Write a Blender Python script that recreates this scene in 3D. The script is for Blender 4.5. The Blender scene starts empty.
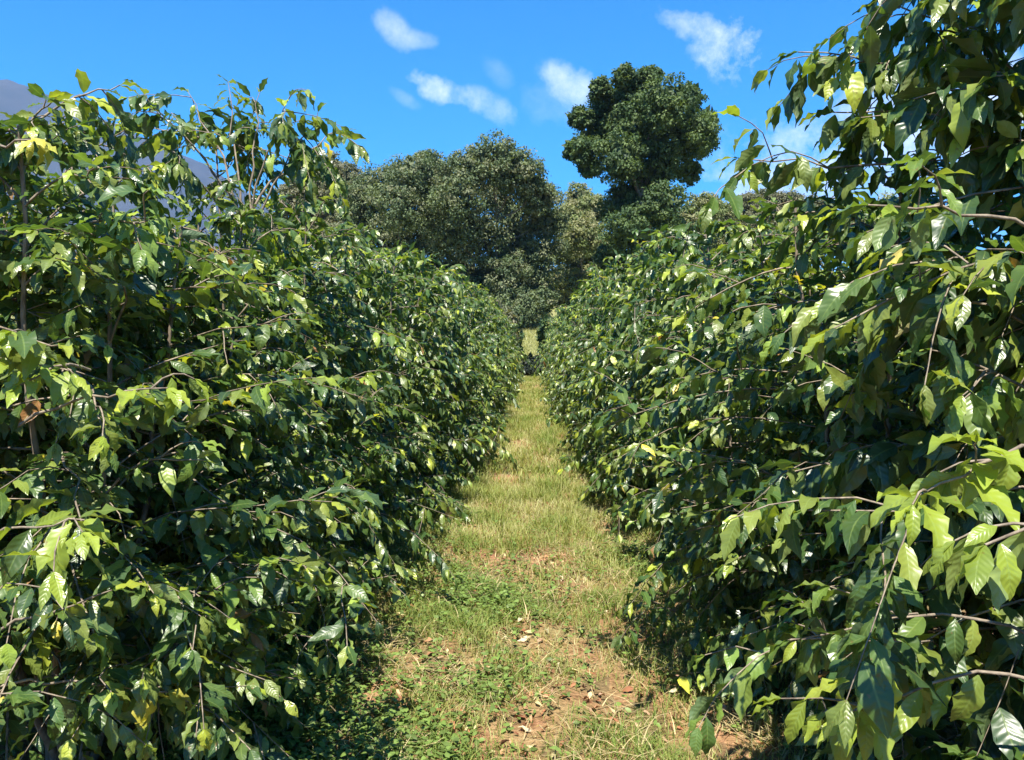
import bpy, math, random
import numpy as np
from mathutils import Vector, Matrix, Euler

R = math.radians
sc = bpy.context.scene
col = sc.collection
rng = np.random.default_rng(11)

# ------------------------------------------------------------------ camera
F = 800.0
HAZE = 0.00008
CAM_H = 1.6
YAW, PITCH = math.atan(21 / F), -math.atan(37 / F)
cam_d = bpy.data.cameras.new('camera')
cam = bpy.data.objects.new('camera', cam_d)
col.objects.link(cam)
cam_d.sensor_width = 36
cam_d.lens = F / 1024 * 36
cam_d.clip_start = 0.05
cam_d.clip_end = 20000
cam.location = (0, 0, CAM_H)
cam.rotation_euler = Euler((R(90) + PITCH, 0, YAW), 'XYZ')
sc.camera = cam
CM = Euler((R(90) + PITCH, 0, YAW), 'XYZ').to_matrix()


def ray(px, py):
    return (CM @ Vector((px - 512, 380 - py, -F))).normalized()


def at(px, py, y):
    """world point seen at a photo pixel, y metres ahead"""
    d = ray(px, py)
    return np.array(Vector((0, 0, CAM_H)) + d * (y / d.y))


# ------------------------------------------------------------------ objects
def tag(o, label=None, cat=None, group=None, kind=None):
    if label: o['label'] = label
    if cat: o['category'] = cat
    if group: o['group'] = group
    if kind: o['kind'] = kind
    return o


def empty(name, loc, rz=0.0, scale=(1, 1, 1)):
    o = bpy.data.objects.new(name, None)
    o.empty_display_size = 0.2
    col.objects.link(o)
    o.location = loc
    o.rotation_euler = (0, 0, rz)
    o.scale = scale
    return o


def copy_tree(o, parent=None):
    c = o.copy()
    col.objects.link(c)
    if parent is not None:
        c.parent = parent
    for ch in list(o.children):
        copy_tree(ch, c)
    return c


class MB:
    """collects quads as numpy blocks, then links them as one mesh object"""
    def __init__(self):
        self.v, self.f, self.c, self.uv, self.n = [], [], [], [], 0

    def add(self, v, f, c=None, uv=None):
        v = np.asarray(v, np.float32).reshape(-1, 3)
        f = np.asarray(f, np.int32).reshape(-1, 4)
        self.v.append(v)
        self.f.append(f + self.n)
        k = len(v)
        if c is None: c = (1, 1, 1)
        c = np.asarray(c, np.float32)
        if c.ndim == 1: c = np.tile(c, (k, 1))
        self.c.append(c)
        self.uv.append(np.zeros((k, 2), np.float32) if uv is None else np.asarray(uv, np.float32))
        self.n += k

    def mesh(self, name, mat, smooth=True):
        v = np.concatenate(self.v); f = np.concatenate(self.f)
        c = np.concatenate(self.c); uv = np.concatenate(self.uv)
        me = bpy.data.meshes.new(name)
        me.vertices.add(len(v)); me.vertices.foreach_set('co', v.ravel())
        me.loops.add(f.size); me.loops.foreach_set('vertex_index', f.ravel())
        me.polygons.add(len(f))
        me.polygons.foreach_set('loop_start', np.arange(0, f.size, 4, dtype=np.int32))
        me.polygons.foreach_set('use_smooth', np.full(len(f), smooth))
        me.update(calc_edges=True)
        a = me.color_attributes.new('tint', 'FLOAT_COLOR', 'POINT')
        a.data.foreach_set('color', np.concatenate([c, np.ones((len(c), 1), np.float32)], 1).ravel())
        u = me.uv_layers.new(name='UVMap')
        u.data.foreach_set('uv', uv[f.ravel()].ravel())
        me.materials.append(mat)
        return me

    def build(self, name, mat, parent=None, smooth=True):
        o = bpy.data.objects.new(name, self.mesh(name, mat, smooth))
        col.objects.link(o)
        if parent is not None: o.parent = parent
        return o


def norm(a):
    return a / np.maximum(np.linalg.norm(a, axis=-1, keepdims=True), 1e-9)


def tube(mb, pts, rad, sides=6, c=(1, 1, 1)):
    pts = np.asarray(pts, float); n = len(pts)
    tan = norm(np.gradient(pts, axis=0))
    ref = np.array([0.31, 0.17, 0.93]) if abs(tan[0, 2]) < 0.8 else np.array([0.9, 0.3, 0.1])
    x = norm(np.cross(tan, ref)); y = np.cross(tan, x)
    a = np.linspace(0, 2 * np.pi, sides, endpoint=False)
    rad = np.broadcast_to(np.asarray(rad, float), (n,))
    ring = x[:, None, :] * np.cos(a)[None, :, None] + y[:, None, :] * np.sin(a)[None, :, None]
    v = pts[:, None, :] + ring * rad[:, None, None]
    f = []
    for i in range(n - 1):
        for j in range(sides):
            k = (j + 1) % sides
            f.append((i * sides + j, i * sides + k, (i + 1) * sides + k, (i + 1) * sides + j))
    L = np.linspace(0, 1, n)
    uv = np.stack(np.broadcast_arrays(np.linspace(0, 1, sides)[None, :], L[:, None]), -1).reshape(-1, 2)
    mb.add(v.reshape(-1, 3), f, c, uv)


# ------------------------------------------------------------------ leaves
def leaf_templates(nt, ns, K, seed, fold=0.26, curve=(0.05, 0.6), wave=0.07, aspect=0.42, tip=1.0):
    """K unit-length leaves (rows along the midrib, columns across); returns (K, P, 3), faces, uv"""
    r = np.random.default_rng(seed)
    t = np.linspace(0, 1, nt + 1)
    s = np.linspace(-1, 1, ns + 1)
    T, S = np.meshgrid(t, s, indexing='ij')
    out = []
    for k in range(K):
        w = aspect * 0.5 * np.sin(np.pi * np.clip(T, 0, 1) ** 0.86) ** 0.95
        w = np.maximum(w, 0.012) * (1 - 0.25 * tip * np.clip((T - 0.72) / 0.28, 0, 1))
        cv = r.uniform(*curve)
        ph, fr = r.uniform(0, 6.28), r.uniform(2.0, 3.4)
        wv = wave * np.sin(T * fr * 6.28 + ph + (S > 0) * r.uniform(0, 3)) * np.abs(S) ** 1.5 * np.sin(np.pi * T)
        fd = fold * r.uniform(0.3, 1.5)
        x = S * w * math.cos(fd)
        z = np.abs(S) * w * math.sin(fd) * (1 if r.random() > 0.2 else -0.6) + wv
        tw = r.uniform(-0.5, 0.5) * T
        x, z = x * np.cos(tw) - z * np.sin(tw), x * np.sin(tw) + z * np.cos(tw)
        ang = cv * 2.2 * T
        y = np.sin(ang) / max(cv * 2.2, 1e-3)
        zc = -(1 - np.cos(ang)) / max(cv * 2.2, 1e-3)
        bend = r.uniform(-0.12, 0.12) * T ** 2
        out.append(np.stack([x + bend, y - z * np.sin(ang) * -1 * 0.5, zc + z], -1).reshape(-1, 3))
    f = []
    for i in range(nt):
        for j in range(ns):
            a = i * (ns + 1) + j
            f.append((a, a + 1, a + ns + 2, a + ns + 1))
    uv = np.stack([S, T], -1).reshape(-1, 2)
    return np.array(out), np.array(f), uv


LT = {2: leaf_templates(8, 4, 22, 1), 1: leaf_templates(4, 2, 10, 2), 0: leaf_templates(2, 2, 8, 3)}
LT_TREE = leaf_templates(2, 1, 6, 4, aspect=0.62, curve=(0.05, 0.3), fold=0.1)
LT_WEED = leaf_templates(3, 2, 6, 5, aspect=0.6, curve=(0.05, 0.3), fold=0.15)
LT_DEAD = leaf_templates(4, 2, 8, 6, aspect=0.42, curve=(0.2, 0.8), fold=0.5, wave=0.1)


def add_leaves(mb, LTx, base, d, n, size, tint, r, wscale=None):
    """base, d (midrib direction), n (upper side hint), size, tint: one row per leaf"""
    tp, f, uv = LTx
    N, P = len(base), tp.shape[1]
    if N == 0: return
    d = norm(d)
    x = norm(np.cross(d, n)); z = np.cross(x, d)
    M = np.stack([x, d, z], 1)                              # N,3,3 rows are axes
    k = r.integers(0, len(tp), N)
    loc = tp[k] * size[:, None, None]
    if wscale is not None: loc[:, :, 0] *= wscale[:, None]
    v = np.einsum('npi,nij->npj', loc, M) + base[:, None, :]
    F_ = (f[None] + (np.arange(N) * P)[:, None, None]).reshape(-1, 4)
    mb.add(v.reshape(-1, 3), F_, np.repeat(tint, P, 0), np.tile(uv, (N, 1)))


# ------------------------------------------------------------------ materials
def new_mat(name):
    m = bpy.data.materials.new(name); m.use_nodes = True
    nt = m.node_tree; nt.nodes.clear()
    out = nt.nodes.new('ShaderNodeOutputMaterial')
    return m, nt, out


def N(nt, kind, **kw):
    n = nt.nodes.new(kind)
    for k, v in kw.items():
        if k.startswith('i_'):
            n.inputs[k[2:].replace('_', ' ')].default_value = v
        else:
            setattr(n, k, v)
    return n


def mathn(nt, op, a, b=None, clamp=False):
    n = nt.nodes.new('ShaderNodeMath'); n.operation = op; n.use_clamp = clamp
    for i, v in enumerate((a, b)):
        if v is None: continue
        if isinstance(v, (int, float)): n.inputs[i].default_value = v
        else: nt.links.new(v, n.inputs[i])
    return n.outputs[0]


def mixc(nt, fac, a, b, mode='MIX'):
    n = nt.nodes.new('ShaderNodeMix'); n.data_type = 'RGBA'; n.blend_type = mode
    for s, v in ((n.inputs[0], fac), (n.inputs[6], a), (n.inputs[7], b)):
        if isinstance(v, (int, float)): s.default_value = v
        elif isinstance(v, tuple): s.default_value = (*v, 1) if len(v) == 3 else v
        else: nt.links.new(v, s)
    return n.outputs[2]


def leaf_material(name, rough=0.36, trans=0.25, veins=True, back=0.35, spec=0.5, bump=0.2):
    m, nt, out = new_mat(name)
    att = N(nt, 'ShaderNodeAttribute', attribute_name='tint')
    c = att.outputs['Color']
    ln = nt.links.new
    p = N(nt, 'ShaderNodeBsdfPrincipled', i_Roughness=rough)
    p.inputs['Specular IOR Level'].default_value = spec
    if veins:
        uv = N(nt, 'ShaderNodeUVMap', uv_map='UVMap')
        sep = N(nt, 'ShaderNodeSeparateXYZ'); ln(uv.outputs[0], sep.inputs[0])
        au = mathn(nt, 'ABSOLUTE', sep.outputs[0])
        ph = mathn(nt, 'SUBTRACT', mathn(nt, 'MULTIPLY', sep.outputs[1], 56.0), mathn(nt, 'MULTIPLY', au, 8.0))
        sn = mathn(nt, 'SINE', ph)
        vein = mathn(nt, 'POWER', mathn(nt, 'MULTIPLY_ADD', sn, 0.5), 6.0)
        # ridges between the lateral veins, sunk midrib
        hgt = mathn(nt, 'MULTIPLY', sn, mathn(nt, 'SUBTRACT', 1.0, mathn(nt, 'POWER', au, 3.0)))
        mid = mathn(nt, 'SUBTRACT', 1.0, mathn(nt, 'MULTIPLY', au, 9.0), True)
        hgt = mathn(nt, 'SUBTRACT', hgt, mathn(nt, 'MULTIPLY', mid, 1.5))
        b = N(nt, 'ShaderNodeBump', i_Strength=bump, i_Distance=0.0016); ln(hgt, b.inputs['Height'])
        ln(b.outputs[0], p.inputs['Normal'])
        c = mixc(nt, mathn(nt, 'MULTIPLY', mid, 0.45), c, (0.22, 0.30, 0.08))
    geo = N(nt, 'ShaderNodeNewGeometry')
    noi = N(nt, 'ShaderNodeTexNoise', i_Scale=9.0, i_Detail=3.0); ln(geo.outputs['Position'], noi.inputs['Vector'])
    c = mixc(nt, 1.0, c, mixc(nt, noi.outputs[0], (0.75, 0.78, 0.7), (1.25, 1.22, 1.2)), 'MULTIPLY')
    if veins:
        sp = N(nt, 'ShaderNodeTexNoise', i_Scale=70.0, i_Detail=4.0); ln(geo.outputs['Position'], sp.inputs['Vector'])
        sr = N(nt, 'ShaderNodeMapRange'); sr.inputs[1].default_value = 0.66; sr.inputs[2].default_value = 0.72; sr.inputs[4].default_value = 0.7
        ln(sp.outputs[0], sr.inputs[0])
        c = mixc(nt, sr.outputs[0], c, (0.16, 0.10, 0.035))
        rg = N(nt, 'ShaderNodeMapRange'); rg.inputs[1].default_value = 0.3; rg.inputs[2].default_value = 0.7; rg.inputs[3].default_value = rough - 0.07; rg.inputs[4].default_value = rough + 0.14
        ln(noi.outputs[0], rg.inputs[0]); ln(rg.outputs[0], p.inputs['Roughness'])
    cb = mixc(nt, mathn(nt, 'MULTIPLY', geo.outputs['Backfacing'], back), c, (0.16, 0.22, 0.11))
    ln(cb, p.inputs['Base Color'])
    tr = N(nt, 'ShaderNodeBsdfTranslucent')
    ln(mixc(nt, 1.0, c, (1.9, 1.9, 0.7), 'MULTIPLY'), tr.inputs['Color'])
    ms = N(nt, 'ShaderNodeMixShader', i_Fac=trans)
    ln(p.outputs[0], ms.inputs[1]); ln(tr.outputs[0], ms.inputs[2]); ln(ms.outputs[0], out.inputs[0])
    return m


def bark_material(name, c1, c2, scale=30):
    m, nt, out = new_mat(name)
    p = N(nt, 'ShaderNodeBsdfPrincipled', i_Roughness=0.85)
    geo = N(nt, 'ShaderNodeTexCoord')
    mp = N(nt, 'ShaderNodeMapping'); mp.inputs['Scale'].default_value = (1, 1, 0.3)
    nt.links.new(geo.outputs['Object'], mp.inputs[0])
    noi = N(nt, 'ShaderNodeTexNoise', i_Scale=scale, i_Detail=5.0); nt.links.new(mp.outputs[0], noi.inputs['Vector'])
    rp = N(nt, 'ShaderNodeMapRange'); rp.inputs[1].default_value = 0.35; rp.inputs[2].default_value = 0.65
    nt.links.new(noi.outputs[0], rp.inputs[0])
    nt.links.new(mixc(nt, rp.outputs[0], c1, c2), p.inputs['Base Color'])
    b = N(nt, 'ShaderNodeBump', i_Strength=0.6, i_Distance=0.02); nt.links.new(noi.outputs[0], b.inputs['Height'])
    nt.links.new(b.outputs[0], p.inputs['Normal'])
    nt.links.new(p.outputs[0], out.inputs[0])
    return m


M_LEAF = leaf_material('coffee_leaf', rough=0.33, trans=0.3, back=0.45, spec=0.6)
M_TREE = leaf_material('tree_leaf', rough=0.6, trans=0.2, veins=False, spec=0.22, back=0.1)
M_GRASS = leaf_material('grass_blade', rough=0.6, trans=0.3, veins=False, back=0.0, spec=0.2)
M_WEED = leaf_material('weed_leaf', rough=0.5, trans=0.25, veins=False, spec=0.35)
M_DEAD = leaf_material('dead_leaf', rough=0.75, trans=0.08, veins=False, back=0.0, spec=0.2)
M_BARK = bark_material('coffee_bark', (0.11, 0.085, 0.06), (0.27, 0.22, 0.16), 40)
M_TBARK = bark_material('tree_bark', (0.10, 0.085, 0.07), (0.26, 0.23, 0.19), 3)

# ------------------------------------------------------------------ terrain
def sstep(a, b, x):
    t = np.clip((x - a) / (b - a), 0, 1)
    return t * t * (3 - 2 * t)


def terrain(x, y):
    x = np.asarray(x, float); y = np.asarray(y, float)
    z = 7.0 * sstep(41, 120, y) - 0.35 * sstep(36.5, 40, y) * (1 - sstep(41, 48, y))
    z = z + 6.0 * sstep(150, 420, np.hypot(x, y))
    bump = 0.018 * np.sin(x * 5.1 + 1.3 * np.sin(y * 2.3)) * np.cos(y * 3.7 + x) + 0.012 * np.sin(x * 11 + y * 7.3)
    return z + bump * (1 - sstep(30, 60, np.hypot(x, y)))


def grid_sheet(name, xs, ys, mat, dz=0.0, hfun=terrain):
    X, Y = np.meshgrid(xs, ys, indexing='xy')
    Z = hfun(X, Y) + dz
    mb = MB()
    nx, ny = len(xs), len(ys)
    i = np.arange(nx - 1)[None, :] + (np.arange(ny - 1) * nx)[:, None]
    f = np.stack([i, i + 1, i + nx + 1, i + nx], -1).reshape(-1, 4)
    mb.add(np.stack([X, Y, Z], -1).reshape(-1, 3), f)
    o = mb.build(name, mat)
    tag(o, kind='structure')
    return o


def spread(dense, lim, step, far, growth=1.25):
    a = list(np.arange(-dense, dense + 1e-6, step)); s = step
    while a[-1] < far:
        s *= growth; a.append(a[-1] + s)
    b = []; s = step; q = -dense
    while q > -far:
        s *= growth; q -= s; b.append(q)
    return np.array(b[::-1] + a)


def ground_material(name, path=False):
    m, nt, out = new_mat(name); ln = nt.links.new
    p = N(nt, 'ShaderNodeBsdfPrincipled', i_Roughness=0.95)
    p.inputs['Specular IOR Level'].default_value = 0.15
    geo = N(nt, 'ShaderNodeNewGeometry')
    def noise(s, d=4.0, lo=0.35, hi=0.65):
        n = N(nt, 'ShaderNodeTexNoise', i_Scale=s, i_Detail=d); ln(geo.outputs['Position'], n.inputs['Vector'])
        r = N(nt, 'ShaderNodeMapRange'); r.inputs[1].default_value = lo; r.inputs[2].default_value = hi
        ln(n.outputs[0], r.inputs[0]); return r.outputs[0], n.outputs[0]
    big, _ = noise(0.9); mid, _ = noise(5.0); fine, fh = noise(38.0, 6.0); grit, gh = noise(140.0, 3.0)
    soil = mixc(nt, fine, (0.17, 0.068, 0.036), (0.37, 0.175, 0.105))
    straw = mixc(nt, grit, (0.20, 0.17, 0.06), (0.44, 0.37, 0.18))
    green = mixc(nt, fine, (0.055, 0.09, 0.025), (0.16, 0.19, 0.06))
    c = mixc(nt, mathn(nt, 'MULTIPLY', mid, 0.45), soil, straw)
    if path:
        c = mixc(nt, mathn(nt, 'MULTIPLY', big, 0.45), c, green)
    else:
        sep = N(nt, 'ShaderNodeSeparateXYZ'); ln(geo.outputs['Position'], sep.inputs[0])
        far = N(nt, 'ShaderNodeMapRange'); far.inputs[1].default_value = 34; far.inputs[2].default_value = 44
        ln(sep.outputs[1], far.inputs[0])
        near = mixc(nt, mathn(nt, 'MULTIPLY', big, 0.5), mixc(nt, 0.6, c, (0.12, 0.075, 0.045)), green)
        c = mixc(nt, far.outputs[0], near, mixc(nt, big, mixc(nt, mid, (0.17, 0.165, 0.07), (0.27, 0.24, 0.11)), (0.17, 0.2, 0.06)))
    ln(c, p.inputs['Base Color'])
    h = mathn(nt, 'ADD', mathn(nt, 'MULTIPLY', fh, 1.0), mathn(nt, 'MULTIPLY', gh, 0.4))
    b = N(nt, 'ShaderNodeBump', i_Strength=0.9, i_Distance=0.03); ln(h, b.inputs['Height']); ln(b.outputs[0], p.inputs['Normal'])
    ln(p.outputs[0], out.inputs[0])
    return m


M_GROUND = ground_material('soil_and_turf')
M_PATH = ground_material('worn_grass_path', True)
gx = spread(4.0, 0, 0.2, 5000)
gy = np.concatenate([-np.array([5000, 3000, 1500, 500, 150, 50, 20, 8, 3, 1]), np.arange(0, 12, 0.2), np.arange(12, 60, 0.8),
                     np.arange(60, 440, 8.0), np.array([500, 700, 1000, 1600, 2600, 4500, 6500])])
grid_sheet('ground', gx, gy, M_GROUND)
grid_sheet('path', np.linspace(-0.95, 0.95, 39), np.concatenate([np.arange(-3, 12, 0.1), np.arange(12, 37, 0.4)]), M_PATH, 0.006)

# mountain range behind the left row
def ridge(px, py, D): return at(px, py, D)
M_MOUNT, nt, out = new_mat('mountain_forest')
pm = N(nt, 'ShaderNodeBsdfPrincipled', i_Roughness=1.0)
g_ = N(nt, 'ShaderNodeNewGeometry'); n_ = N(nt, 'ShaderNodeTexNoise', i_Scale=0.009, i_Detail=10.0, i_Roughness=0.7)
nt.links.new(g_.outputs['Position'], n_.inputs['Vector'])
nt.links.new(mixc(nt, n_.outputs[0], (0.005, 0.012, 0.010), (0.055, 0.052, 0.052)), pm.inputs['Base Color'])
nt.links.new(pm.outputs[0], out.inputs[0])
MD = 3600.0
prof_px = [(-700, 250), (-420, 150), (-260, 120), (-120, 96), (-40, 84), (8, 79), (60, 100), (110, 122), (150, 141), (200, 162), (260, 200),
           (330, 262), (420, 325), (520, 338)]
pp = np.array([at(a, b, MD) for a, b in prof_px])
xs = np.linspace(pp[0, 0], pp[-1, 0], 220)
topz = np.interp(xs, pp[:, 0], pp[:, 2])
ts = np.concatenate([np.linspace(-1, 0, 26), np.linspace(0, 1, 12)[1:]])
V = []
mr = np.random.default_rng(5)
from mathutils import noise as mnoise
for t in ts:
    for i, x in enumerate(xs):
        w = (1 - abs(t)) ** 0.9
        nz = mnoise.fractal(Vector((x * 0.0016, t * 3.0, 3.1)), 0.9, 2.1, 6)
        z = topz[i] * w + nz * 110 * (1 - w) * w * 3 - abs(mnoise.fractal(Vector((x * 0.004, t * 5, 7)), 0.9, 2.1, 5)) * 190 * (1 - w) ** 0.5 + mnoise.noise(Vector((x * 0.02, t * 9, 0))) * 9 * w
        V.append((x + t * 120 * nz, MD + t * (1500 if t < 0 else 2500), max(z, 2.0) if abs(t) < 0.999 else -5.0))
mb = MB(); nx = len(xs); i = np.arange(nx - 1)[None, :] + (np.arange(len(ts) - 1) * nx)[:, None]
mb.add(V, np.stack([i, i + 1, i + nx + 1, i + nx], -1).reshape(-1, 4))
mountain = mb.build('mountain', M_MOUNT)
tag(mountain, kind='structure')

# ------------------------------------------------------------------ coffee shrubs
C_OLD = np.array([[0.043, 0.086, 0.023], [0.055, 0.105, 0.025], [0.072, 0.124, 0.029], [0.040, 0.078, 0.030], [0.083, 0.136, 0.033]])
C_MID = np.array([[0.150, 0.195, 0.038], [0.175, 0.215, 0.042], [0.135, 0.180, 0.048]])
C_NEW = np.array([[0.24, 0.31, 0.038], [0.31, 0.36, 0.045], [0.20, 0.28, 0.045]])
C_YEL = np.array([[0.55, 0.46, 0.05], [0.42, 0.42, 0.05], [0.60, 0.50, 0.14]])
C_BRN = np.array([[0.22, 0.11, 0.04], [0.30, 0.17, 0.08]])


def leaf_tints(r, n, young):
    """young: 0 old .. 1 branch tip"""
    u = r.random(n)
    c = C_OLD[r.integers(0, len(C_OLD), n)].copy()
    def put(mask, pal):
        c[mask] = pal[r.integers(0, len(pal), mask.sum())]
    put(u < 0.22 + 0.40 * young, C_MID)
    put(u < 0.035 + 0.26 * young ** 2, C_NEW)
    put(u > 0.9925, C_YEL)
    put(u > 0.9975, C_BRN)
    return c * r.uniform(0.8, 1.2, (n, 1))


def branch_points(p0, az, L, el, droop, r, n=7):
    t = np.linspace(0, 1, n)
    wob = np.cumsum(r.normal(0, 0.055, n)) * t
    h = np.array([math.cos(az), math.sin(az)]); s = np.array([-h[1], h[0]])
    hor = L * t * math.cos(el) * (1 - 0.12 * droop * t)
    z = L * (math.sin(el) * t - droop * t ** 2)
    P = np.zeros((n, 3))
    P[:, :2] = p0[:2] + hor[:, None] * h + (wob * L)[:, None] * s
    P[:, 2] = p0[2] + z + np.cumsum(r.normal(0, 0.014, n)) * L
    return P


def leaves_along(P, t0, spacing, size, r, acc, hang=0.35, young_tip=True, drop=0.08):
    """pairs of leaves down both sides of a branch, smaller and fresher towards the tip"""
    seg = np.linalg.norm(np.diff(P, axis=0), axis=1); L = seg.sum()
    cum = np.concatenate([[0], np.cumsum(seg)]) / L
    n = max(2, int(L * (1 - t0) / spacing))
    t = t0 + (1 - t0) * (np.arange(n) + r.uniform(0, 0.6)) / n
    t = np.clip(t, 0, 1)
    pos = np.stack([np.interp(t, cum, P[:, k]) for k in range(3)], 1)
    tan = norm(np.stack([np.interp(t, cum, np.gradient(P[:, k])) for k in range(3)], 1))
    up = np.tile([0, 0, 1.0], (n, 1))
    side = norm(np.cross(tan, up))
    for sg in (-1, 1):
        keep = r.random(n) > drop
        k = keep.sum()
        fwd = r.uniform(0.2, 0.95, (k, 1))
        hg = r.normal(hang, 0.45, (k, 1)).clip(-0.5, 1.6)
        d = norm(side[keep] * sg + tan[keep] * fwd + r.normal(0, 0.28, (k, 3)))
        d = norm(d - np.array([0, 0, 1.0]) * hg)
        nrm = norm(up[keep] + side[keep] * sg * 0.25 + r.normal(0, 0.4, (k, 3)))
        yg = np.clip((t[keep] - 0.72) / 0.28, 0, 1) if young_tip else np.zeros(k)
        sz = size * r.uniform(0.6, 1.25, k) * (1 - 0.38 * yg ** 2)
        acc.append((pos[keep] + d * 0.008, d, nrm, sz, yg))
    # the pair at the very tip points forward
    d = norm(np.stack([tan[-1] + side[-1] * 0.35 - up[-1] * r.uniform(0, .6), tan[-1] - side[-1] * 0.35 - up[-1] * r.uniform(0, .6)]))
    acc.append((np.stack([P[-1], P[-1]]), d, norm(up[:2] + r.normal(0, .2, (2, 3))), np.full(2, size * 0.72), np.ones(2)))


def flush_leaves(mb, acc, lod, r, tint=None):
    base, d, nrm, sz, yg = [np.concatenate([a[i] for a in acc]) for i in range(5)]
    c = leaf_tints(r, len(base), yg)
    if tint is not None:
        m = r.random((len(base), 1)) ** (0.35 if tint[0] > 0.2 else 1.0)
        c = c * (1 - m) + tint * m
    add_leaves(mb, LT[lod], base, d, nrm, sz, c, r, r.uniform(0.72, 1.15, len(base)))
    return len(base)


def make_shrub(seed, H=2.5, Rad=0.95, lod=1, nstem=4, node=0.15, low=0.28, leader=None, size=0.112, spacing=0.045, spread=(0.12, 0.36), crown=(0.75, 0.95, 1.0, 0.88, 0.62, 0.28), t_in=0.26):
    r = np.random.default_rng(seed)
    root = empty('coffee_shrub', (0, 0, 0))
    leaf_mb, acc = MB(), []
    for s in range(nstem):
        a = s * 2 * math.pi / nstem + r.uniform(-0.5, 0.5)
        hh = H * r.uniform(0.84, 1.02)
        if leader and s == 0: hh = leader
        lean = r.uniform(*spread) if not (leader and s == 0) else 0.1
        t = np.linspace(0, 1, 9)
        S = np.zeros((9, 3))
        S[:, 0] = math.cos(a) * (0.05 + lean * t ** 0.8) + np.cumsum(r.normal(0, .014, 9))
        S[:, 1] = math.sin(a) * (0.05 + lean * t ** 0.8) + np.cumsum(r.normal(0, .014, 9))
        S[:, 2] = -0.05 + t * (hh + 0.05)
        st = MB()
        tube(st, S, np.linspace(0.016, 0.005, 9), 6 if lod else 4)
        z = low + r.uniform(0, node)
        k = 0
        while z < hh - 0.03:
            f = z / hh
            p0 = np.array([np.interp(z, S[:, 2], S[:, i]) for i in range(3)])
            prof = np.interp(f, [0, 0.12, 0.3, 0.6, 0.85, 1.0], crown)
            open_top = leader and s == 0 and z > H * 0.9
            for q in (0, 1):
                az = a + k * math.pi / 2 * 1.06 + q * math.pi + r.normal(0, 0.4)
                L = Rad * prof * r.uniform(0.6, 1.15)
                el = np.interp(f, [0, 0.4, 0.8, 1.0], [0.05, 0.25, 0.6, 1.0]) + r.normal(0, 0.24)
                dr = np.interp(f, [0, 0.4, 1.0], [0.30, 0.42, 0.38]) * r.uniform(0.5, 1.5)
                if open_top:
                    L = r.uniform(0.35, 0.75); el = r.uniform(0.35, 0.95); dr = r.uniform(0.1, 0.35)
                P = branch_points(p0, az, L, el, dr, r)
                P[:, 2] = np.maximum(P[:, 2], 0.06)
                tube(st, P, np.linspace(0.0055, 0.002, len(P)), 3)
                leaves_along(P, 0.5 if open_top else t_in, spacing, size, r, acc, hang=0.5 if open_top else 0.42)
                # side branchlets give the outer clusters their tangle
                for b in range(2 if open_top else int(r.integers(2, 5))):
                    tb = r.uniform(0.3, 0.9) * 6
                    j = int(tb); pb = P[j] * (1 - tb + j) + P[min(j + 1, 6)] * (tb - j)
                    Lb = min(0.42, L * r.uniform(0.25, 0.55))
                    Pb = branch_points(pb, az + r.choice([-1, 1]) * r.uniform(0.45, 1.2), Lb, el * 0.5 + r.normal(0.1, 0.4), r.uniform(0.2, 0.7), r, 5)
                    Pb[:, 2] = np.maximum(Pb[:, 2], 0.05)
                    tube(st, Pb, np.linspace(0.003, 0.0016, 5), 3)
                    leaves_along(Pb, 0.2, spacing, size * 0.95, r, acc, hang=0.4)
            z += node * r.uniform(0.75, 1.3); k += 1
        # leaves round the tip of the stem
        P = S[-3:]
        leaves_along(P, 0.1, 0.05, size * 0.8, r, acc, hang=0.2)
        st.build('stem', M_BARK, root)
    n = flush_leaves(leaf_mb, acc, lod, r)
    print('shrub', seed, n)
    leaf_mb.build('foliage', M_LEAF, root)
    return root


def place(o, x, y, rz, s=1.0, sz=1.0):
    o.location = (x, y, float(terrain(x, y)) - 0.01)
    o.rotation_euler = (0, 0, rz)
    o.scale = (s, s, s * sz)
    return o


G_L = 'coffee shrubs of the row left of the path'
G_R = 'coffee shrubs of the row right of the path'
edge_shrub = make_shrub(404, H=2.5, Rad=1.0, lod=2, low=0.42, nstem=7, node=0.14, size=0.108, spread=(0.25, 0.5), crown=(0.6, 0.85, 1.0, 0.95, 0.6, 0.25), t_in=0.15)
near_protos = [make_shrub(100 + i, H=h, Rad=rd, lod=2, low=lw) for i, (h, rd, lw) in enumerate([(2.45, 0.95, 0.3), (2.6, 0.92, 0.22), (2.35, 1.0, 0.34)])]
mid_protos = [make_shrub(200 + i, H=h, Rad=rd, lod=1, low=0.2, size=0.128) for i, (h, rd) in enumerate([(2.55, 0.95), (2.45, 0.9), (2.65, 0.98)])]
far_protos = [make_shrub(300 + i, H=h, Rad=rd, lod=0, low=0.12, size=0.15) for i, (h, rd) in enumerate([(2.6, 0.95), (2.75, 0.98)])]
leader_shrub = make_shrub(401, H=2.3, Rad=0.95, lod=2, low=0.2, leader=2.75)
tall_shrub = make_shrub(402, H=3.7, Rad=1.0, lod=2, low=0.25, nstem=7, node=0.165, spread=(0.15, 0.42), crown=(0.8, 0.98, 0.95, 0.82, 0.66, 0.4), size=0.13)
used = set()


def take(protos, i):
    p = protos[i % len(protos)]
    if p.name in used:
        return copy_tree(p)
    used.add(p.name)
    return p


ORD = ['first', 'second', 'third', 'fourth', 'fifth', 'sixth', 'seventh', 'eighth', 'ninth', 'tenth', 'eleventh', 'twelfth']
rr = random.Random(8)
shrubs = {}


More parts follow.
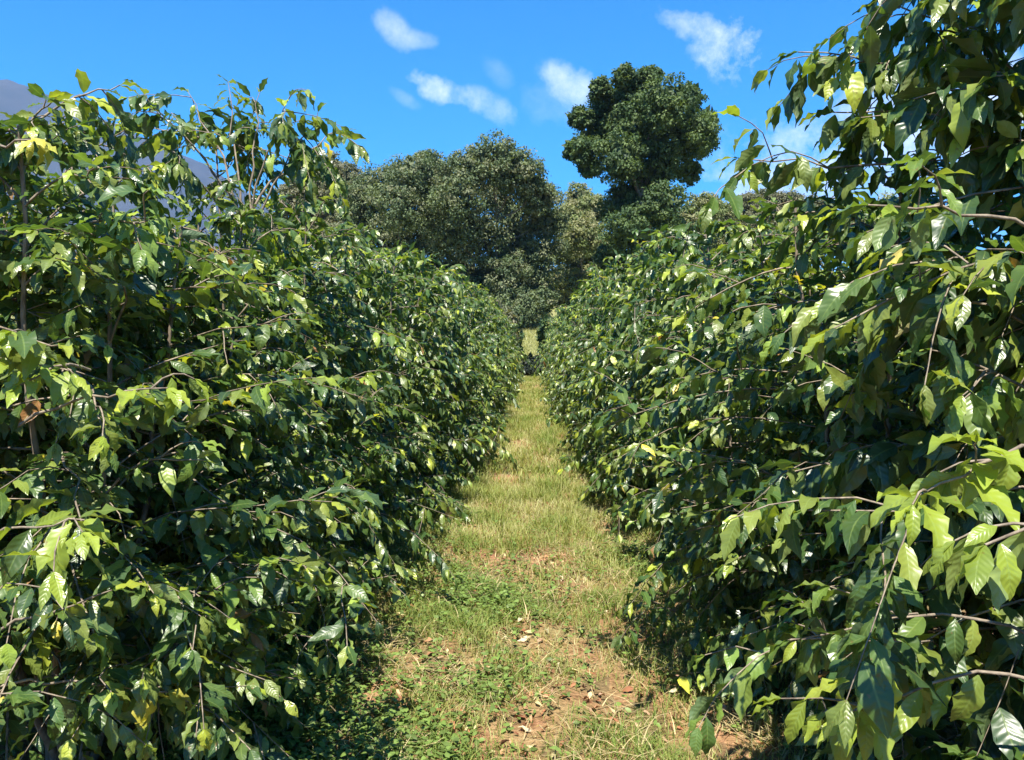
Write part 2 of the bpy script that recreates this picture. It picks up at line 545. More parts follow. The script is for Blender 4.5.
def row(side, ys, cx):
    for i, y in enumerate(ys):
        x = side * (cx - 0.07 * min(1, max(0, (y - 5) / 3)) + (0.2 if i == 0 and side > 0 else 0.1 if i == 0 else 0.15 if (i == 1 and side < 0) else -0.1 if (i in (1, 2) and side > 0) else 0) - 0.1 * min(1, max(0, (y - 6) / 3)) + rr.uniform(-0.07, 0.07))
        if i == 0 and side > 0: o = tall_shrub
        elif i == 0: o = edge_shrub
        elif i == 2 and side < 0: o = leader_shrub
        elif y < 7: o = take(near_protos, i + (1 if side > 0 else 0))
        elif y < 15: o = take(mid_protos, i)
        else: o = take(far_protos, i)
        s = rr.uniform(0.95, 1.06)
        place(o, x, y, rr.uniform(0, 6.28), s, {(-1, 0): 0.84, (-1, 1): 0.98, (1, 1): 0.92, (1, 2): 0.9}.get((side, i), rr.uniform(0.97, 1.06)))
        g = G_L if side < 0 else G_R
        w = 'left' if side < 0 else 'right'
        if i < 9:
            lab = f'{ORD[i]} glossy coffee shrub of the {w} row, counted from the near end'
        elif y < 24:
            lab = f'small looking coffee shrub halfway down the {w} row beside the path'
        else:
            lab = f'distant coffee shrub near the far end of the {w} row'
        tag(o, lab, 'coffee shrub', g)
        shrubs[(w, i)] = o


row(-1, [2.9, 3.75, 4.65] + list(np.arange(5.7, 36, 1.25)), 1.68)
row(1, [2.2, 3.15, 4.1] + list(np.arange(5.1, 36, 1.25)), 1.55)
shrubs[('left', 0)]['label'] = 'broad coffee shrub filling the near left edge, with pale yellow leaf'
shrubs[('left', 2)]['label'] = 'coffee shrub in left row with an open leader rising against the sky'
shrubs[('right', 0)]['label'] = 'tallest coffee shrub at the right, reaching above the top edge'

# ---- the conspicuous branches: each a part of its shrub, with its own leaves
def hero(root, base, tip, y0, y1, size, r, sag=0.12, t0=0.35, hang=0.5, subs=3, tint=None, spacing=0.06, rad=0.0048, lod=2, sub_el=0.25):
    A, B = at(*base, y0), at(*tip, y1)
    t = np.linspace(0, 1, 9)[:, None]
    P = A + (B - A) * t
    L = np.linalg.norm(B - A)
    P[:, 2] += L * sag * (np.sin(t[:, 0] * math.pi) + 0.25 * np.sin(t[:, 0] * 6.28))
    P[1:-1] += r.normal(0, 0.012 * L, (7, 3))
    wood, fol, acc = MB(), MB(), []
    tube(wood, P, np.linspace(rad, 0.002, 9), 6)
    leaves_along(P, t0, spacing, size, r, acc, hang=hang)
    az = math.atan2(B[1] - A[1], B[0] - A[0])
    for b in range(subs):
        tb = r.uniform(max(0.3, t0 * 0.8), 0.97) * 8; j = int(tb)
        pb = P[j] * (1 - tb + j) + P[min(j + 1, 8)] * (tb - j)
        Pb = branch_points(pb, az + r.choice([-1, 1]) * r.uniform(0.4, 1.3), min(0.34, L * r.uniform(0.25, 0.5)), r.normal(sub_el, 0.35), r.uniform(0.2, 0.6), r, 5)
        tube(wood, Pb, np.linspace(0.003, 0.0016, 5), 4)
        leaves_along(Pb, 0.3, spacing, size * 0.95, r, acc, hang=hang)
    o = wood.build('branch', M_BARK, root)
    flush_leaves(fol, acc, lod, r, tint)
    f = fol.build('foliage', M_LEAF, o)
    o.matrix_parent_inverse = root.matrix_basis.inverted()
    return o


hr = np.random.default_rng(505)
YG, YEL, LIME = np.array([0.25, 0.32, 0.042]), np.array([0.50, 0.44, 0.07]), np.array([0.16, 0.25, 0.05])
ld = shrubs[('left', 2)]
for base, tip, sz, sb in [((246, 250), (228, 82), .14, 5), ((246, 230), (290, 96), .14, 5), ((250, 215), (340, 130), .14, 4), ((240, 215), (140, 88), .135, 5),
                          ((243, 225), (188, 92), .135, 5), ((248, 235), (260, 92), .14, 5), ((250, 245), (318, 112), .13, 4), ((240, 240), (170, 150), .135, 4)]:
    hero(ld, base, tip, 4.5, 4.5 + hr.uniform(-0.35, 0.35), sz, hr, sag=0.08, spacing=0.045, t0=0.62, hang=0.8, subs=sb, rad=0.008, sub_el=0.0)
tl = shrubs[('right', 0)]
for base, tip, ya, yb, sz, sb, sag in [((1030, 90), (880, 0), 2.6, 2.5, .135, 6, .1), ((1010, 130), (798, 52), 2.6, 2.7, .14, 6, .1), ((1010, 150), (825, 112), 2.6, 2.8, .14, 6, .12),
                                       ((1000, 200), (738, 158), 2.6, 2.8, .14, 4, .06), ((1000, 60), (930, 30), 2.4, 2.2, .14, 7, .1), ((1050, 100), (960, 90), 2.2, 2.1, .14, 7, .1),
                                       ((1050, 180), (920, 160), 2.3, 2.4, .13, 5, .1), ((1060, 20), (985, -20), 2.2, 2.0, .14, 6, .1), ((1070, 140), (995, 150), 2.2, 2.1, .14, 6, .1)]:
    hero(tl, base, tip, ya, yb, sz, hr, sag=sag, t0=0.4, hang=0.75, subs=sb, rad=0.005, sub_el=0.05)
hero(tl, (1060, 240), (868, 205), 1.75, 1.8, .135, hr, sag=0.06, t0=0.66, hang=0.9, subs=1, tint=LIME * 0.8)
hero(tl, (1080, 455), (920, 495), 1.6, 1.5, .12, hr, sag=0.1, t0=0.35, hang=0.6, subs=3, tint=YG)
hero(tl, (1110, 540), (985, 545), 1.35, 1.25, .125, hr, sag=0.15, t0=0.35, hang=0.8, subs=1, tint=YG)
hero(tl, (1040, 640), (790, 640), 1.9, 2.0, .13, hr, sag=0.12, t0=0.3, hang=0.8, subs=3, tint=LIME * 0.7)
hero(tl, (960, 670), (705, 655), 2.2, 2.5, .125, hr, sag=0.12, t0=0.3, hang=0.8, subs=3, tint=LIME)
hero(tl, (1040, 330), (880, 300), 2.0, 2.1, .13, hr, sag=0.1, t0=0.3, hang=0.8, subs=4, tint=LIME * 0.8)
hero(tl, (1060, 420), (930, 350), 1.9, 1.9, .125, hr, sag=0.1, t0=0.3, hang=0.8, subs=4, tint=LIME)
hero(tl, (1060, 690), (850, 712), 1.7, 1.75, .135, hr, sag=0.12, t0=0.3, hang=0.7, subs=3, tint=YG * 0.85)
lb = shrubs[('left', 0)]
hero(lb, (-40, 660), (112, 590), 2.0, 2.05, .13, hr, sag=0.05, t0=0.6, hang=0.7, subs=1)
hero(lb, (20, 425), (168, 388), 2.2, 2.0, .11, hr, sag=0.05, t0=0.7, hang=0.8, subs=1, tint=YG)
hero(lb, (-40, 570), (85, 520), 2.0, 1.9, .13, hr, sag=0.12, t0=0.45, hang=0.4, subs=2, tint=YG)
hero(lb, (-40, 355), (60, 345), 2.1, 1.95, .12, hr, sag=0.1, t0=0.4, hang=0.5, subs=2, tint=YG * 0.8)
hero(lb, (-20, 690), (168, 692), 2.2, 2.2, .12, hr, sag=0.05, t0=0.85, hang=1.6, subs=0, tint=YEL)
hero(lb, (60, 660), (240, 590), 2.6, 2.5, .12, hr, sag=0.12, t0=0.35, hang=0.6, subs=3, tint=LIME)
hero(lb, (100, 500), (205, 460), 2.5, 2.3, .11, hr, sag=0.12, t0=0.4, hang=0.7, subs=2, tint=LIME)
hero(lb, (60, 250), (150, 220), 2.5, 2.3, .11, hr, sag=0.1, t0=0.4, hang=0.7, subs=3, tint=LIME)
hero(lb, (30, 130), (120, 85), 2.8, 2.9, .11, hr, sag=0.1, t0=0.35, hang=0.7, subs=4, sub_el=0.0)
hero(lb, (-30, 150), (50, 125), 2.5, 2.5, .11, hr, sag=0.1, t0=0.35, hang=0.7, subs=4, sub_el=0.0)
hero(lb, (10, 170), (75, 112), 3.0, 3.0, .11, hr, sag=0.1, t0=0.2, hang=0.7, subs=6, sub_el=0.0)
hero(lb, (60, 180), (125, 130), 3.1, 3.1, .11, hr, sag=0.1, t0=0.2, hang=0.7, subs=6, sub_el=0.0)
hero(lb, (-20, 200), (25, 150), 2.8, 2.8, .11, hr, sag=0.1, t0=0.2, hang=0.7, subs=6, sub_el=0.0)
hero(lb, (100, 200), (150, 165), 3.2, 3.3, .11, hr, sag=0.1, t0=0.2, hang=0.7, subs=6, sub_el=0.0)
hero(lb, (-40, 165), (36, 138), 2.1, 1.95, .11, hr, sag=0.04, t0=0.93, hang=1.8, subs=0, tint=YEL)
hero(lb, (90, 370), (20, 385), 2.2, 1.95, .12, hr, sag=0.1, t0=0.4, hang=0.5, subs=2, tint=YG)
n1 = shrubs[('left', 1)]
for base, tip, ya, yb, sz in [((180, 700), (265, 625), 3.1, 2.9, .12), ((150, 640), (210, 615), 2.8, 2.5, .12), ((260, 660), (330, 640), 3.4, 3.2, .11), ((230, 690), (300, 680), 3.0, 2.9, .10)]:
    hero(n1, base, tip, ya, yb, sz, hr, sag=0.15, t0=0.3, hang=0.35, subs=3, tint=LIME)
hero(ld, (230, 640), (398, 575), 3.9, 4.1, .12, hr, sag=0.14, t0=0.4, hang=0.5, subs=4, tint=LIME * 0.85)
hero(ld, (200, 560), (330, 560), 3.5, 3.6, .12, hr, sag=0.14, t0=0.4, hang=0.5, subs=4)

# next rows, glimpsed through the gaps
for side, cx in ((-1, 4.6), (1, 4.4)):
    for i, y in enumerate(np.arange(2.5 if side > 0 else 4.0, 17, 1.6)):
        o = copy_tree(far_protos[i % 2])
        place(o, side * cx, y, rr.uniform(0, 6.28), rr.uniform(0.95, 1.05), 0.95)
        tag(o, f'shaded coffee shrub of the next row behind the {"left" if side < 0 else "right"} hedge', 'coffee shrub', 'coffee shrubs of the rows behind')

# ------------------------------------------------------------------ trees
TREE_PAL = {
    'olive': np.array([[0.098, 0.135, 0.066], [0.125, 0.158, 0.078], [0.078, 0.110, 0.058], [0.15, 0.165, 0.095]]),
    'dark': np.array([[0.055, 0.095, 0.035], [0.075, 0.115, 0.04], [0.045, 0.078, 0.033], [0.095, 0.135, 0.045]]),
    'painted_shade': np.array([[0.022, 0.034, 0.022], [0.03, 0.042, 0.026], [0.018, 0.026, 0.02]]),  # shade at the far end of the path, painted as near-black leaf colour
    'grey': np.array([[0.145, 0.145, 0.09], [0.12, 0.13, 0.075], [0.17, 0.16, 0.105], [0.105, 0.12, 0.065]]),
    'pale': np.array([[0.15, 0.19, 0.075], [0.19, 0.21, 0.09], [0.13, 0.155, 0.07], [0.21, 0.21, 0.11]]),
}


def make_tree(label, dist, base_px, lobes, pal, leaf=0.26, seed=0, per=30, trunk_r=0.35, name='broadleaf_tree', group='trees beyond the rows', jit=0.9, forks=5):
    """lobes: (px, py, radius in px) as they look from the path; each becomes a ball of leaf clumps at its own depth"""
    r = np.random.default_rng(seed)
    bx = (base_px - 533) * dist / F
    bz = float(terrain(bx, dist))
    root = empty(name, (bx, dist, bz))
    tag(root, label, 'tree', group)
    mb, tr = MB(), MB()
    m = dist / F
    cen = []
    for (px, py, rp) in lobes:
        yy = dist + r.normal(0, jit) * rp * m
        c = at(px, py, yy) - np.array([bx, dist, bz]); cen.append((c, rp * m))
    base = []; dirs = []; nr = []; sz = []; ct = []
    P = TREE_PAL[pal]
    for c, rad in cen:
        ncl = int(8 + 26 * rad)
        u = norm(r.normal(0, 1, (ncl, 3)))
        q = c + u * rad * np.array([1, 1, 0.92]) * r.uniform(0.45, 1.0, (ncl, 1)) ** 0.6
        crad = rad * r.uniform(0.20, 0.34, ncl)
        tint = P[r.integers(0, len(P), ncl)]
        for j in range(ncl):
            k = per
            w = norm(r.normal(0, 1, (k, 3)) + np.array([0, 0, 0.45]) + u[j] * 0.4)
            b = q[j] + w * crad[j] * (r.random((k, 1)) ** 0.45) * np.array([1.15, 1.15, 0.75])
            base.append(b)
            dirs.append(norm(r.normal(0, 0.8, (k, 3)) + w * 0.3 - np.array([0, 0, 0.4])))
            nr.append(norm(np.array([0, 0, 0.7]) + w * 0.9 + r.normal(0, 0.25, (k, 3))))
            sz.append(leaf * r.uniform(0.8, 1.45, k))
            ct.append(tint[j] * r.uniform(0.88, 1.12, (k, 1)))
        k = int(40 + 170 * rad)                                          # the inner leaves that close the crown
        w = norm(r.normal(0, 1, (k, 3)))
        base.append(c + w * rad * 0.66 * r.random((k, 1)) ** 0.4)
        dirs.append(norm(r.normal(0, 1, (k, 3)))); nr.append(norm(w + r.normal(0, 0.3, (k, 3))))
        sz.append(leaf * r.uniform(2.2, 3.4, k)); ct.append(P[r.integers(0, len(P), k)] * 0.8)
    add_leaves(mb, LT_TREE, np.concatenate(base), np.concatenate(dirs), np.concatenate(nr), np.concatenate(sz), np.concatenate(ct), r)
    # trunk and limbs to the lobes
    zt = max(c[2] for c, _ in cen)
    mean = np.mean([c for c, _ in cen], axis=0)
    t = np.linspace(0, 1, 8)
    T = np.stack([mean[0] * t ** 1.5 + np.cumsum(r.normal(0, .08, 8)), mean[1] * 0.4 * t ** 1.5, -0.2 + t * zt * 0.8], 1)
    tube(tr, T, np.linspace(trunk_r, trunk_r * 0.25, 8), 9)
    order = sorted(cen, key=lambda q: -q[0][2])
    for c, rad in order:
        if rad < trunk_r * 3.2: continue
        z0 = max(0.18 * zt, min(c[2] - rad * 1.2, zt * 0.7))
        p0 = np.array([np.interp(z0, T[:, 2], T[:, i]) for i in range(3)])
        s = np.linspace(0, 1, 6)[:, None]
        Lm = p0 * (1 - s) + (c + np.array([0, 0, rad * 0.3])) * s
        Lm[:, 2] += (np.sin(s[:, 0] * math.pi) * -0.08 * np.linalg.norm(c - p0))
        Lm[1:-1] += r.normal(0, 0.12, (4, 3))
        tube(tr, Lm, np.linspace(trunk_r * 0.45, trunk_r * 0.1, 6), 6)
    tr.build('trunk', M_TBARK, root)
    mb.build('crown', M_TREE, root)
    return root


make_tree('tall dark tree standing alone above the others, round crown on leafy trunk', 76, 645,
          [(640, 95, 26), (610, 110, 24), (668, 105, 26), (598, 132, 24), (640, 130, 32), (690, 135, 26), (585, 150, 15), (620, 158, 26),
           (664, 158, 28), (702, 142, 15), (645, 185, 28), (622, 205, 22), (662, 205, 24), (630, 232, 26), (668, 236, 24), (645, 262, 30), (612, 262, 22), (676, 264, 22), (650, 290, 28), (580, 118, 12), (574, 150, 11), (650, 78, 12), (624, 76, 11), (688, 98, 14), (704, 120, 12), (600, 88, 11), (590, 168, 10), (690, 172, 12)],
          'dark', leaf=0.25, seed=21, per=52, trunk_r=0.5)
make_tree('broad rounded olive tree at the centre, highest of the tree line', 78, 500,
          [(492, 160, 26), (468, 172, 24), (520, 172, 24), (540, 195, 22), (498, 190, 32), (458, 200, 28), (545, 222, 20), (520, 225, 34), (478, 232, 34),
           (448, 235, 28), (540, 255, 26), (505, 262, 32), (462, 268, 32), (535, 285, 26), (490, 292, 30), (450, 296, 28), (525, 308, 22), (500, 318, 24), (475, 318, 22), (505, 275, 28), (540, 300, 18)],
          'olive', leaf=0.22, seed=22, per=52, trunk_r=0.26)
make_tree('lower olive tree crown adjoining the left of the central tree', 80, 398,
          [(442, 176, 22), (425, 168, 18), (385, 185, 24), (415, 178, 24), (362, 198, 22), (398, 205, 30), (432, 200, 22), (362, 225, 26), (395, 236, 30), (428, 236, 28), (370, 262, 28), (405, 270, 30), (436, 276, 26), (340, 250, 24), (395, 296, 28), (425, 305, 24)],
          'olive', leaf=0.22, seed=23, per=52, trunk_r=0.24)
make_tree('greyish brown tree behind the open leader of the left row', 95, 325,
          [(330, 172, 20), (305, 186, 20), (350, 182, 18), (325, 198, 24), (290, 205, 20), (348, 210, 22), (310, 225, 26), (340, 240, 24), (280, 232, 22)],
          'grey', leaf=0.25, seed=24, per=52, trunk_r=0.3)
make_tree('pale green slender tree in the gap beside the tall dark tree', 100, 582,
          [(578, 200, 18), (592, 212, 18), (568, 220, 18), (585, 236, 22), (566, 250, 18), (600, 250, 20), (582, 268, 22), (568, 282, 18), (598, 286, 20), (552, 284, 16), (575, 296, 14), (560, 300, 12), (568, 306, 10)],
          'pale', leaf=0.25, seed=25, per=52, trunk_r=0.25)
make_tree('pale green tree just right of the tall dark tree', 98, 708,
          [(705, 210, 18), (690, 222, 16), (722, 216, 16), (705, 235, 24), (730, 240, 20), (690, 255, 20), (715, 262, 22)],
          'pale', leaf=0.25, seed=26, per=52, trunk_r=0.25)
make_tree('brownish green flat crowned tree showing over the right row', 105, 775,
          [(770, 202, 16), (790, 205, 15), (750, 208, 16), (812, 212, 16), (735, 222, 18), (770, 225, 24), (800, 230, 24), (830, 228, 18), (760, 250, 24), (800, 255, 26)],
          'grey', leaf=0.25, seed=27, per=52, trunk_r=0.3)
make_tree('hazy green tree low behind the tallest shrub', 95, 900,
          [(890, 215, 22), (860, 222, 20), (920, 220, 22), (880, 240, 28), (920, 248, 28), (950, 235, 22)],
          'pale', leaf=0.26, seed=28, per=52, trunk_r=0.3)
# bushes at the far end of the path
make_tree('low bush with dark shade painted into its leaves, closing the far end of the path', 38.6, 535,
          [(533, 366, 8), (526, 369, 8), (541, 368, 8), (534, 372, 9), (525, 375, 8), (546, 373, 8), (536, 378, 9), (530, 363, 8), (540, 362, 7)], 'painted_shade', leaf=0.13, seed=31, per=26, trunk_r=0.03, name='low_bush', group='bushes at the far end of the path')
make_tree('brown tinged bush past the end of the left row', 46, 492,
          [(492, 312, 15), (478, 318, 14), (506, 322, 12), (490, 332, 16), (474, 340, 14), (508, 342, 12), (492, 352, 14)], 'grey', leaf=0.16, seed=32, per=26, trunk_r=0.07, name='low_bush', group='bushes at the far end of the path')
make_tree('small dark bush left of the far grass strip', 52, 512,
          [(513, 322, 9), (508, 338, 10), (516, 338, 8), (514, 350, 9), (517, 360, 8), (498, 350, 10)], 'dark', leaf=0.16, seed=33, per=26, trunk_r=0.05, name='low_bush', group='bushes at the far end of the path')
make_tree('small dark bush right of the far grass strip', 50, 552,
          [(549, 326, 8), (556, 338, 10), (545, 338, 7), (545, 350, 8), (544, 332, 6), (556, 354, 10), (568, 334, 10), (580, 325, 14), (590, 335, 14), (598, 318, 14)], 'dark', leaf=0.16, seed=34, per=26, trunk_r=0.05, name='low_bush', group='bushes at the far end of the path')

# ------------------------------------------------------------------ grass, weeds and litter on the path
def gp(px, py):
    d = ray(px, py); t = -CAM_H / d.z
    return np.array([d.x * t, d.y * t])


def field(x, y, spots):
    v = np.zeros_like(x)
    for (px, py, r, a) in spots:
        c = gp(px, py)
        v = np.maximum(v, a * np.exp(-((x - c[0]) ** 2 + (y - c[1]) ** 2 * 0.6) / (r * r)))
    return v


def nz(x, y, s, seed=0.0):
    return np.array([mnoise.fractal(Vector((a * s, b * s, seed)), 0.8, 2.1, 4) for a, b in zip(x, y)])


BARE = [(525, 738, 0.19, 1.2), (440, 668, 0.24, 1), (600, 703, 0.19, 1.05), (520, 648, 0.17, 1), (525, 562, 0.26, 1), (390, 690, 0.26, .9), (535, 388, 2.0, .5)]
LUSH = [(260, 690, 0.45, 1), (330, 755, .4, 1), (480, 598, 0.34, 1), (640, 560, 0.3, .6), (470, 684, 0.22, .7), (400, 745, 0.3, .8), (300, 735, 0.4, 1)]


def blades(mb, base, h, w, az, lean, tint):
    n = len(base)
    d = np.stack([np.cos(az), np.sin(az), np.zeros(n)], 1)
    s = np.stack([-np.sin(az), np.cos(az), np.zeros(n)], 1)
    rows = []
    for t, ww in ((0, 1.0), (0.5, 0.8), (1.0, 0.12)):
        p = base + d * (lean * t ** 1.7 * h)[:, None]
        p[:, 2] += h * (t - 0.35 * lean * t * t * 0.6)
        rows += [p - s * (w * ww * .5)[:, None], p + s * (w * ww * .5)[:, None]]
    v = np.stack(rows, 1)
    f = np.array([[0, 1, 3, 2], [2, 3, 5, 4]])
    mb.add(v.reshape(-1, 3), (f[None] + (np.arange(n) * 6)[:, None, None]).reshape(-1, 4), np.repeat(tint, 6, 0))


gm = MB(); gr = np.random.default_rng(77)
STRAW = np.array([0.38, 0.37, 0.20]); OLIVE = np.array([0.24, 0.25, 0.075]); GREEN = np.array([0.14, 0.20, 0.045])
for (y0, y1, dens, wd, hx) in ((1.6, 5.0, 5600, 0.0045, 1.5), (5.0, 9.0, 3200, 0.006, 1.25), (9, 18, 1300, 0.009, 1.1), (18, 37, 700, 0.014, 1.0)):
    n = int((y1 - y0) * 2 * hx * dens)
    x = gr.uniform(-hx, hx, n); y = gr.uniform(y0, y1, n)
    nn = nz(x, y, 2.2, 1.0); n2 = nz(x, y, 0.9, 9.0)
    bare = field(x, y, BARE) * np.clip(0.95 + 0.8 * n2, 0, 1.1); lush = field(x, y, LUSH)
    edge = sstep(0.95, 1.4, np.abs(x))
    prob = np.clip(0.86 + 0.7 * nn + 0.4 * lush - 1.1 * bare - 0.75 * edge, 0.03, 1)
    k = gr.random(n) < prob
    x, y, nn, n2, bare, lush = x[k], y[k], nn[k], n2[k], bare[k], lush[k]; n = len(x)
    g = np.clip(0.50 + 0.55 * nn + 0.5 * n2 + 0.75 * lush + gr.normal(0, 0.22, n), 0, 1)[:, None]
    tint = np.where(g < 0.5, STRAW + (OLIVE - STRAW) * g * 2, OLIVE + (GREEN - OLIVE) * (g * 2 - 1)) * gr.uniform(0.75, 1.2, (n, 1))
    h = gr.uniform(0.04, 0.11, n) * (1 + 0.5 * nn) * (1 - 0.5 * bare) * np.interp(y, [3, 5.5, 8, 14], [0.75, 0.95, 1.5, 1.4])
    base = np.stack([x, y, terrain(x, y)], 1)
    blades(gm, base, h, wd * gr.uniform(0.6, 1.3, n), gr.uniform(0, 6.28, n), gr.uniform(0.2, 1.3, n), tint)
# rough grass of the bank past the end of the rows
n = 9000
x = gr.uniform(-1.6, 2.2, n); y = gr.uniform(41, 78, n)
blades(gm, np.stack([x, y, terrain(x, y)], 1), gr.uniform(0.12, 0.4, n), gr.uniform(0.02, 0.05, n), gr.uniform(0, 6.28, n), gr.uniform(0.2, 1.2, n),
       (STRAW + (OLIVE - STRAW) * np.clip(gr.normal(0.45, 0.35, n), 0, 1)[:, None]) * gr.uniform(0.6, 1.1, (n, 1)))
# dead straws lying flat between the tufts
n = 15000
x = gr.uniform(-1.1, 1.1, n); y = gr.uniform(1.8, 8.5, n)
k = gr.random(n) < np.clip(0.28 + 1.3 * nz(x, y, 1.7, 4.0), 0.06, 1); x, y = x[k], y[k]; n = len(x)
blades(gm, np.stack([x, y, terrain(x, y) + 0.008 + gr.uniform(0, 0.025, n)], 1), gr.uniform(0.03, 0.09, n), gr.uniform(0.003, 0.007, n), gr.uniform(0, 6.28, n),
       gr.uniform(1.6, 2.6, n), np.array([0.46, 0.38, 0.22]) * gr.uniform(0.5, 1.2, (n, 1)))
tag(gm.build('grass', M_GRASS), 'dry yellow green grass growing along the worn path', 'grass', kind='stuff')

wm = MB(); n = 13000
x = gr.uniform(-1.5, 1.1, n); y = gr.uniform(2.4, 7.5, n)
pr = np.clip(field(x, y, LUSH) * 1.0 + 0.05 + 0.35 * np.exp(-((x + 1.05) / 0.35) ** 2), 0, 1)
k = gr.random(n) < pr; x, y = x[k], y[k]; n = len(x)
bs, ds, ns_, szs, ts_ = [], [], [], [], []
for i in range(n):
    m_ = 5; hgt = gr.uniform(0.02, 0.10)
    a = gr.uniform(0, 6.28) + np.arange(m_) * 2.4
    b = np.tile([x[i], y[i], float(terrain(x[i], y[i]))], (m_, 1)); b[:, 2] += hgt * np.linspace(0.4, 1, m_)
    b[:, :2] += gr.normal(0, 0.012, (m_, 2))
    bs.append(b); ds.append(np.stack([np.cos(a), np.sin(a), gr.uniform(-0.3, 0.5, m_)], 1)); ns_.append(np.array([0, 0, 1.0]) + gr.normal(0, .25, (m_, 3)))
    szs.append(gr.uniform(0.018, 0.042, m_)); ts_.append(np.array([0.12, 0.18, 0.042]) * gr.uniform(0.6, 1.4, (m_, 1)))
add_leaves(wm, LT_WEED, np.concatenate(bs), np.concatenate(ds), np.concatenate(ns_), np.concatenate(szs), np.concatenate(ts_), gr)
tag(wm.build('weeds', M_WEED), 'small leafy green weeds low on the ground by the left row', 'weeds', kind='stuff')

dm = MB(); n = 9000
x = gr.normal(0, 0.95, n); y = gr.uniform(2.2, 14, n) ** 1.0
bare = field(x, y, BARE)
k = gr.random(n) < np.clip(0.16 + 0.9 * bare + 0.5 * sstep(0.6, 1.1, np.abs(x)) + 0.8 * nz(x, y, 1.9, 14.0), 0.05, 1)
x, y = x[k], y[k]; n = len(x)
a = gr.uniform(0, 6.28, n)
pal = np.array([[0.24, 0.10, 0.05], [0.30, 0.13, 0.07], [0.20, 0.09, 0.05], [0.34, 0.18, 0.10], [0.42, 0.30, 0.18], [0.16, 0.08, 0.045], [0.44, 0.38, 0.20], [0.50, 0.42, 0.29], [0.36, 0.22, 0.15]])
add_leaves(dm, LT_DEAD, np.stack([x, y, terrain(x, y) + gr.uniform(0.012, 0.04, n)], 1), np.stack([np.cos(a), np.sin(a), gr.normal(0, .2, n)], 1),
           np.array([0, 0, 1.0]) + gr.normal(0, .4, (n, 3)), gr.uniform(0.018, 0.07, n) * np.where(gr.random(n) < 0.12, 1.5, 1.0), pal[gr.integers(0, len(pal), n)] * gr.uniform(0.7, 1.25, (n, 1)), gr)
tag(dm.build('leaf_litter', M_DEAD), 'curled brown fallen leaves scattered over the path soil', 'leaf litter', kind='stuff')

# ------------------------------------------------------------------ light and sky
SUN_EL, SUN_AZ = 62.0, -174.0     # azimuth clockwise from +Y (the way we look): left and a little behind
sun_d = bpy.data.lights.new('sun', 'SUN'); sun_d.energy = 5.0; sun_d.angle = R(0.5); sun_d.color = (1.0, 0.94, 0.83)
sun = bpy.data.objects.new('sun', sun_d); col.objects.link(sun)
sd = Vector((math.sin(R(SUN_AZ)) * math.cos(R(SUN_EL)), math.cos(R(SUN_AZ)) * math.cos(R(SUN_EL)), math.sin(R(SUN_EL))))
sun.rotation_euler = sd.to_track_quat('Z', 'Y').to_euler()
sun.location = sd * 50

w = bpy.data.worlds.new('World'); sc.world = w; w.use_nodes = True
nt = w.node_tree; nt.nodes.clear(); ln = nt.links.new
wo = nt.nodes.new('ShaderNodeOutputWorld'); bg = nt.nodes.new('ShaderNodeBackground')
sky = nt.nodes.new('ShaderNodeTexSky'); sky.sky_type = 'NISHITA'; sky.sun_disc = False
sky.sun_elevation = R(SUN_EL); sky.sun_rotation = R(SUN_AZ)
sky.altitude = 1500; sky.air_density = 1.0; sky.dust_density = 0.2; sky.ozone_density = 3.0
bg.inputs[1].default_value = 0.1
tc = nt.nodes.new('ShaderNodeTexCoord')
hs = N(nt, 'ShaderNodeHueSaturation', i_Saturation=1.68, i_Value=0.93); ln(sky.outputs[0], hs.inputs['Color'])
skyc = hs.outputs[0]


def vdot(v):
    n = nt.nodes.new('ShaderNodeVectorMath'); n.operation = 'DOT_PRODUCT'
    ln(tc.outputs['Generated'], n.inputs[0]); n.inputs[1].default_value = tuple(v)
    return n.outputs['Value']


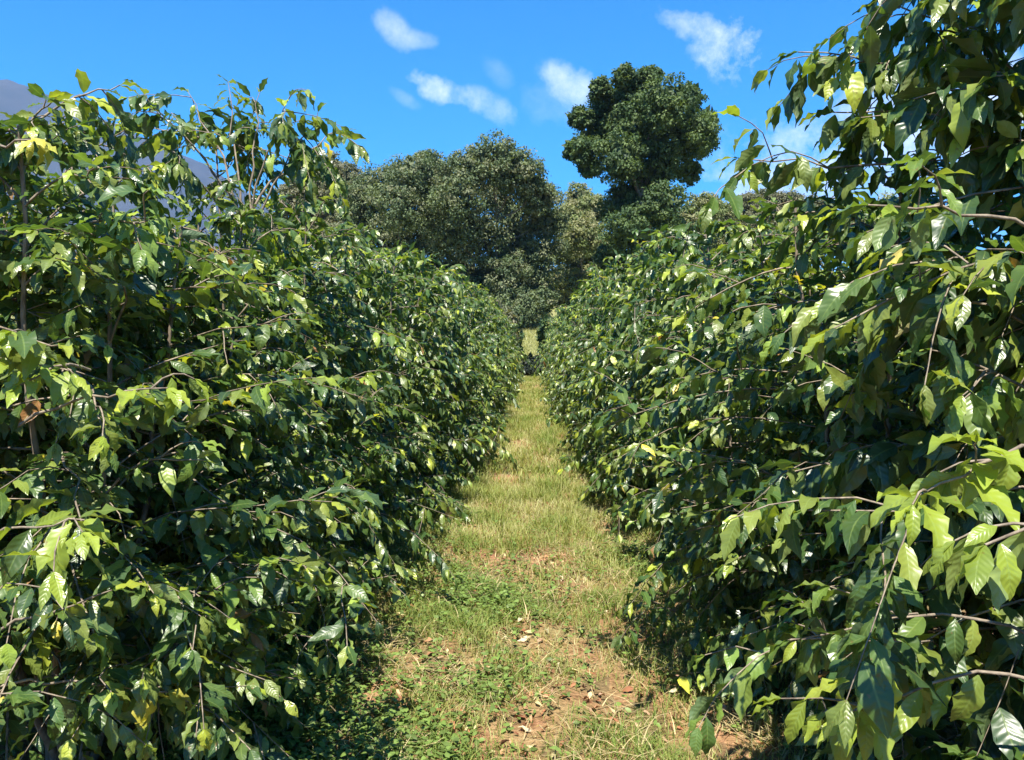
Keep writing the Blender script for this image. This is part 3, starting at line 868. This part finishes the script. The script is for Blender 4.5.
cn = N(nt, 'ShaderNodeTexNoise', i_Scale=17.0, i_Detail=8.0, i_Roughness=0.66)
ln(tc.outputs['Generated'], cn.inputs['Vector'])
CL = [(392, 30, 19, 10, 40, .5), (412, 40, 20, 7, 0, .4), (437, 88, 25, 10, 22, .95), (460, 96, 34, 10, 22, .7), (482, 104, 32, 11, 20, .5), (404, 98, 14, 5, 30, .2),
      (570, 86, 24, 16, 25, .7), (548, 101, 22, 18, 0, .2), (578, 112, 12, 18, 0, .3), (500, 74, 14, 8, 40, .14),
      (698, 27, 30, 11, 20, .7), (728, 48, 27, 22, 40, 1.0), (865, 165, 120, 48, -8, 1.0), (950, 130, 90, 55, 0, .9)]
fac = None
for (px, py, a, b, rot, amt) in CL:
    c = ray(px, py); ex = Vector((0, 0, 1)).cross(c).normalized() * -1; ey = c.cross(ex).normalized()
    if ey.z > 0: ey = -ey
    ca, sa = math.cos(R(rot)), math.sin(R(rot))
    u = (ex * ca + ey * sa) * (F / a); v = (-ex * sa + ey * ca) * (F / b)
    du, dv = vdot(u), vdot(v)
    front = mathn(nt, 'GREATER_THAN', vdot(c), 0.2)
    r2 = mathn(nt, 'ADD', mathn(nt, 'MULTIPLY', du, du), mathn(nt, 'MULTIPLY', dv, dv))
    e = mathn(nt, 'SUBTRACT', 1.0, mathn(nt, 'MULTIPLY', r2, 0.55))
    e = mathn(nt, 'ADD', e, mathn(nt, 'MULTIPLY', mathn(nt, 'SUBTRACT', cn.outputs[0], 0.5), 5.0))
    e = mathn(nt, 'MULTIPLY', mathn(nt, 'MULTIPLY', e, 0.55, True), amt)
    gate = N(nt, 'ShaderNodeMapRange', interpolation_type='SMOOTHSTEP'); gate.inputs[1].default_value = 3.2; gate.inputs[2].default_value = 0.6
    ln(r2, gate.inputs[0])
    e = mathn(nt, 'MULTIPLY', mathn(nt, 'MULTIPLY', e, gate.outputs[0]), front)
    fac = e if fac is None else mathn(nt, 'MAXIMUM', fac, e)
ln(mixc(nt, fac, skyc, (5.6, 5.8, 6.2)), bg.inputs[0])
ln(bg.outputs[0], wo.inputs[0])

# the air between here and the mountain
hz = MB()
x0, x1, y0, y1, z0, z1 = -12000, 12000, -12000, 12000, -7, 1600
hz.add([(x0, y0, z0), (x1, y0, z0), (x1, y1, z0), (x0, y1, z0), (x0, y0, z1), (x1, y0, z1), (x1, y1, z1), (x0, y1, z1)],
       [(0, 3, 2, 1), (4, 5, 6, 7), (0, 1, 5, 4), (1, 2, 6, 5), (2, 3, 7, 6), (3, 0, 4, 7)])
M_HAZE, hnt, hout = new_mat('haze_air')
pv = N(hnt, 'ShaderNodeVolumePrincipled', i_Density=HAZE, i_Anisotropy=0.0)
pv.inputs['Color'].default_value = (0.24, 0.50, 1.0, 1)
hnt.links.new(pv.outputs[0], hout.inputs['Volume'])
tag(hz.build('haze', M_HAZE, smooth=False), 'thin blue air between the rows and the mountain', 'haze', kind='stuff')

# ------------------------------------------------------------------ render settings
sc.view_settings.view_transform = 'Standard'
sc.view_settings.look = 'None'
sc.view_settings.exposure = 1.52
sc.view_settings.gamma = 1.0
sc.view_settings.use_curve_mapping = False
cy = sc.cycles
cy.use_denoising = True
cy.max_bounces = 6; cy.diffuse_bounces = 3; cy.glossy_bounces = 2; cy.transmission_bounces = 4; cy.transparent_max_bounces = 4
cy.caustics_reflective = False; cy.caustics_refractive = False
cy.sample_clamp_indirect = 6.0
